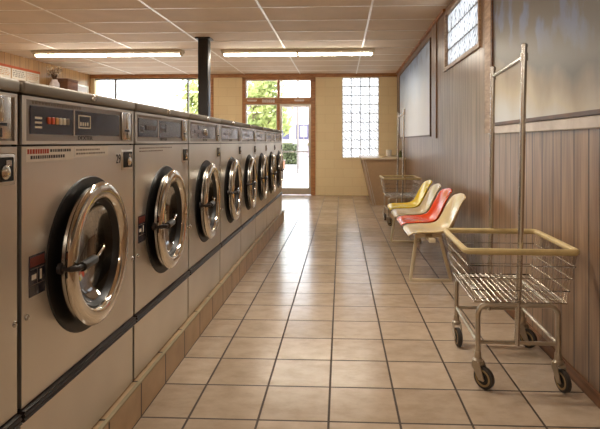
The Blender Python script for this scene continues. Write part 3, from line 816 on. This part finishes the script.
for i in range(26):
    a = random.uniform(0,2*PI); r_ = random.uniform(.03,.2); h = random.uniform(.26,.44); top = Vector((.09*math.cos(a)*r_/.2, r_*math.sin(a)*1.1, h))
    st.tube([(0,0,.12),top*.55+Vector((0,0,.1)),top],.004,5)
    for q in range(9):
        d = Vector((random.gauss(0,1),random.gauss(0,1),random.gauss(0,1))).normalized(); e = d.orthogonal().normalized(); g_ = d.cross(e)
        p = top+d*.022; L_ = .03
        pt.quad(p-e*L_*.5, p+g_*L_*.7, p+e*L_*.5, p-g_*L_*.7)
st.build('stems','stem',fv); pt.build('blossoms','petal',fv,smooth=False)
wb = empty('white_board',(XL,10.95,1.5)); tag(wb,'white board on the left wall at the far corner beside the storefront window','board')
MB().box((.001,-.30,0),(.014,.32,.93)).build('panel','whitewall',wb,smooth=False)
MB().box((.001,-.33,-.03),(.02,-.30,.96)).box((.001,.32,-.03),(.02,.35,.96)).box((.001,-.30,.93),(.02,.32,.96)).box((.001,-.30,-.03),(.02,.32,0)).build('frame','alu',wb,smooth=False)

# ------------------------------------------------------------------ outdoors
struct(MB().box((-60,YE+T,-.16),(60,23.2,-.04)).build('sidewalk','pave',smooth=False))
struct(MB().box((-60,23.2,-.2),(60,90,-.12)).build('street','road',smooth=False))
def tree(x, y, h, rad, n, label, seed, low=.35):
    random.seed(seed); r = empty('street_tree',(x,y,-.04 if y < 23 else -.12)); tag(r,label,'tree','young street trees outside')
    MB().tube([(0,0,0),(.05,.02,h*.4),(0,0,h*.85)],[.13,.09,.03],10).build('trunk','bark',r)
    br = MB()
    cl = []
    for i in range(30):
        d = Vector((random.gauss(0,1),random.gauss(0,1),random.gauss(0,.8))).normalized()*random.uniform(.4,1)
        cl.append(Vector((d.x*rad,d.y*rad,h*(.5+low)/1.0*.75+d.z*h*.36)))
    for c_ in cl[:14]: br.tube([(0,0,max(.4,c_.z*.55)),c_*.6+Vector((0,0,c_.z*.3)),c_],[.035,.02,.008],6)
    br.build('branches','bark',r)
    lf_ = MB()
    for i in range(n):
        c_ = random.choice(cl); p = c_+Vector((random.gauss(0,.3),random.gauss(0,.3),random.gauss(0,.26)))*rad*.6
        d = Vector((random.gauss(0,1),random.gauss(0,1),random.gauss(0,1))).normalized(); e = d.orthogonal().normalized(); g_ = d.cross(e); L_ = random.uniform(.07,.13)
        lf_.quad(p-e*L_, p+g_*L_*.6, p+e*L_, p-g_*L_*.6)
    lf_.build('foliage','leaf',r,smooth=False,recalc=False)
tree(-2.95,17.6,4.4,1.1,2600,'leafy green tree outside behind the sidelight of the glass door',4,.2)
tree(-5.25,19.5,4.6,1.0,2200,'leafy green tree outside the storefront window behind the dark column',8)
bd = empty('shop_building',(-2.6,46,-.12)); tag(bd,'pale low shop building across the street beyond the glass door','building')
MB().box((-6,0,0),(9,8,4.6)).build('walls','facade',bd,smooth=False)
MB().box((-6.1,-.15,4.6),(9.1,8.1,4.85)).build('parapet','whitewall',bd,smooth=False)
for i in range(7):
    MB().box((-5.5+i*2.0,-.05,1.6),(-4.1+i*2.0,.02,2.9)).build('shop_window','shopglass',bd,smooth=False)
for i in range(3): MB().prism([(-.9,1.0),(0,1.25),(0,1.0)],-5+i*4.6,-1.8+i*4.6,'x').build('awning','olive',bd,smooth=False)
hd = MB()
random.seed(9)
for i in range(900):
    p = Vector((random.uniform(-.45,.45),random.uniform(-.3,.3),random.uniform(0.02,1.2))); d = Vector((random.gauss(0,1),random.gauss(0,1),random.gauss(0,1))).normalized(); e = d.orthogonal().normalized(); g_ = d.cross(e)
    hd.quad(p-e*.09, p+g_*.06, p+e*.09, p-g_*.06)
ho = empty('clipped_shrub',(-3.05,30,-.12)); tag(ho,'low clipped green shrub across the street seen through the glass door','shrub')
hd.build('shrub_leaves','hedge',ho,smooth=False,recalc=False)
MB().tube([(-.3,0,0),(-.2,0,.5)],.02,6).tube([(0,0,0),(.1,0,.5)],.02,6).tube([(.3,0,0),(.3,0,.5)],.02,6).build('shrub_stems','bark',ho)
pl = empty('wooden_planter',(-2.75,22.5,-.04)); tag(pl,'brown wooden planter box at the kerb seen low through the glass door','planter')
MB().box((-.24,-.24,.04),(.24,.24,.40),.01).build('planter_box','wicker',pl); MB().box((-.27,-.27,.40),(.27,.27,.44),.008).build('planter_rim','darkwood',pl)
for sx in (-.18,.18): MB().box((sx-.04,-.22,0),(sx+.04,.22,.04)).build('foot','darkwood',pl,smooth=False)
ps = empty('parking_sign',(-1.63,22.2,-.04)); tag(ps,'grey parking sign on a thin post outside the glass door','sign')
MB().tube([(0,0,0),(0,0,2.0)],.025,10).build('sign_post','mast',ps); MB().box((-.16,-.03,1.45),(.16,-.02,1.95),.01).build('sign_plate','signface',ps)
up = empty('utility_pole',(-1.70,20.0,-.04)); tag(up,'tall grey utility pole outside, dividing the view through the door transom','pole')
MB().tube([(0,0,0),(0,0,6.4)],[.045,.04],12).build('pole_shaft','mast',up); MB().tube([(-.8,0,6.0),(.8,0,6.0)],.04,8).build('crossarm','mast',up)

# ------------------------------------------------------------------ lights
W = bpy.data.worlds.new('world'); S.world = W; W.use_nodes = True
nt = W.node_tree; bg = nt.nodes['Background']
bg.inputs[0].default_value = (.86,.93,1,1); bg.inputs[1].default_value = 4.6
def sun(e, az, s):
    l = bpy.data.lights.new('sun','SUN'); l.energy = s; l.angle = .02; l.color = (1,.95,.86)
    o = bpy.data.objects.new('sun', l); COL.objects.link(o); o.rotation_euler = (math.radians(90-e),0,math.radians(az)); return o
sun(52, -20, 5)
def fill_light(x, y, e):  # guessed area lamps out of view, without fixtures, added to light the near room
    l = bpy.data.lights.new('unseen_fill','AREA'); l.shape = 'RECTANGLE'; l.size = 2.4; l.size_y = .14; l.energy = e; l.color = (1,.92,.80)
    o = bpy.data.objects.new('unseen_fill', l); COL.objects.link(o); o.location = (x,y,CEIL-.1)
for x in (-.7,-3.8):
    for y in (3.4,-1.5): fill_light(x, y, 46)

# ------------------------------------------------------------------ camera
cam = bpy.data.cameras.new('camera'); co = bpy.data.objects.new('camera', cam); COL.objects.link(co)
cam.sensor_width = 36; cam.sensor_fit = 'HORIZONTAL'; cam.lens = 508*36/600; cam.clip_start = .05; cam.clip_end = 300
co.location = (0,0,1.2); co.rotation_euler = (PI/2,0,math.radians(2.48))
cam.shift_x = -19/600; cam.shift_y = -72.5/600
S.camera = co
vs = S.view_settings; vs.view_transform = 'Standard'; vs.look = 'None'; vs.exposure = .78; vs.gamma = 1; vs.use_curve_mapping = False
S.cycles.use_denoising = True
S.cycles.max_bounces = 10; S.cycles.transparent_max_bounces = 16; S.cycles.sample_clamp_indirect = 6
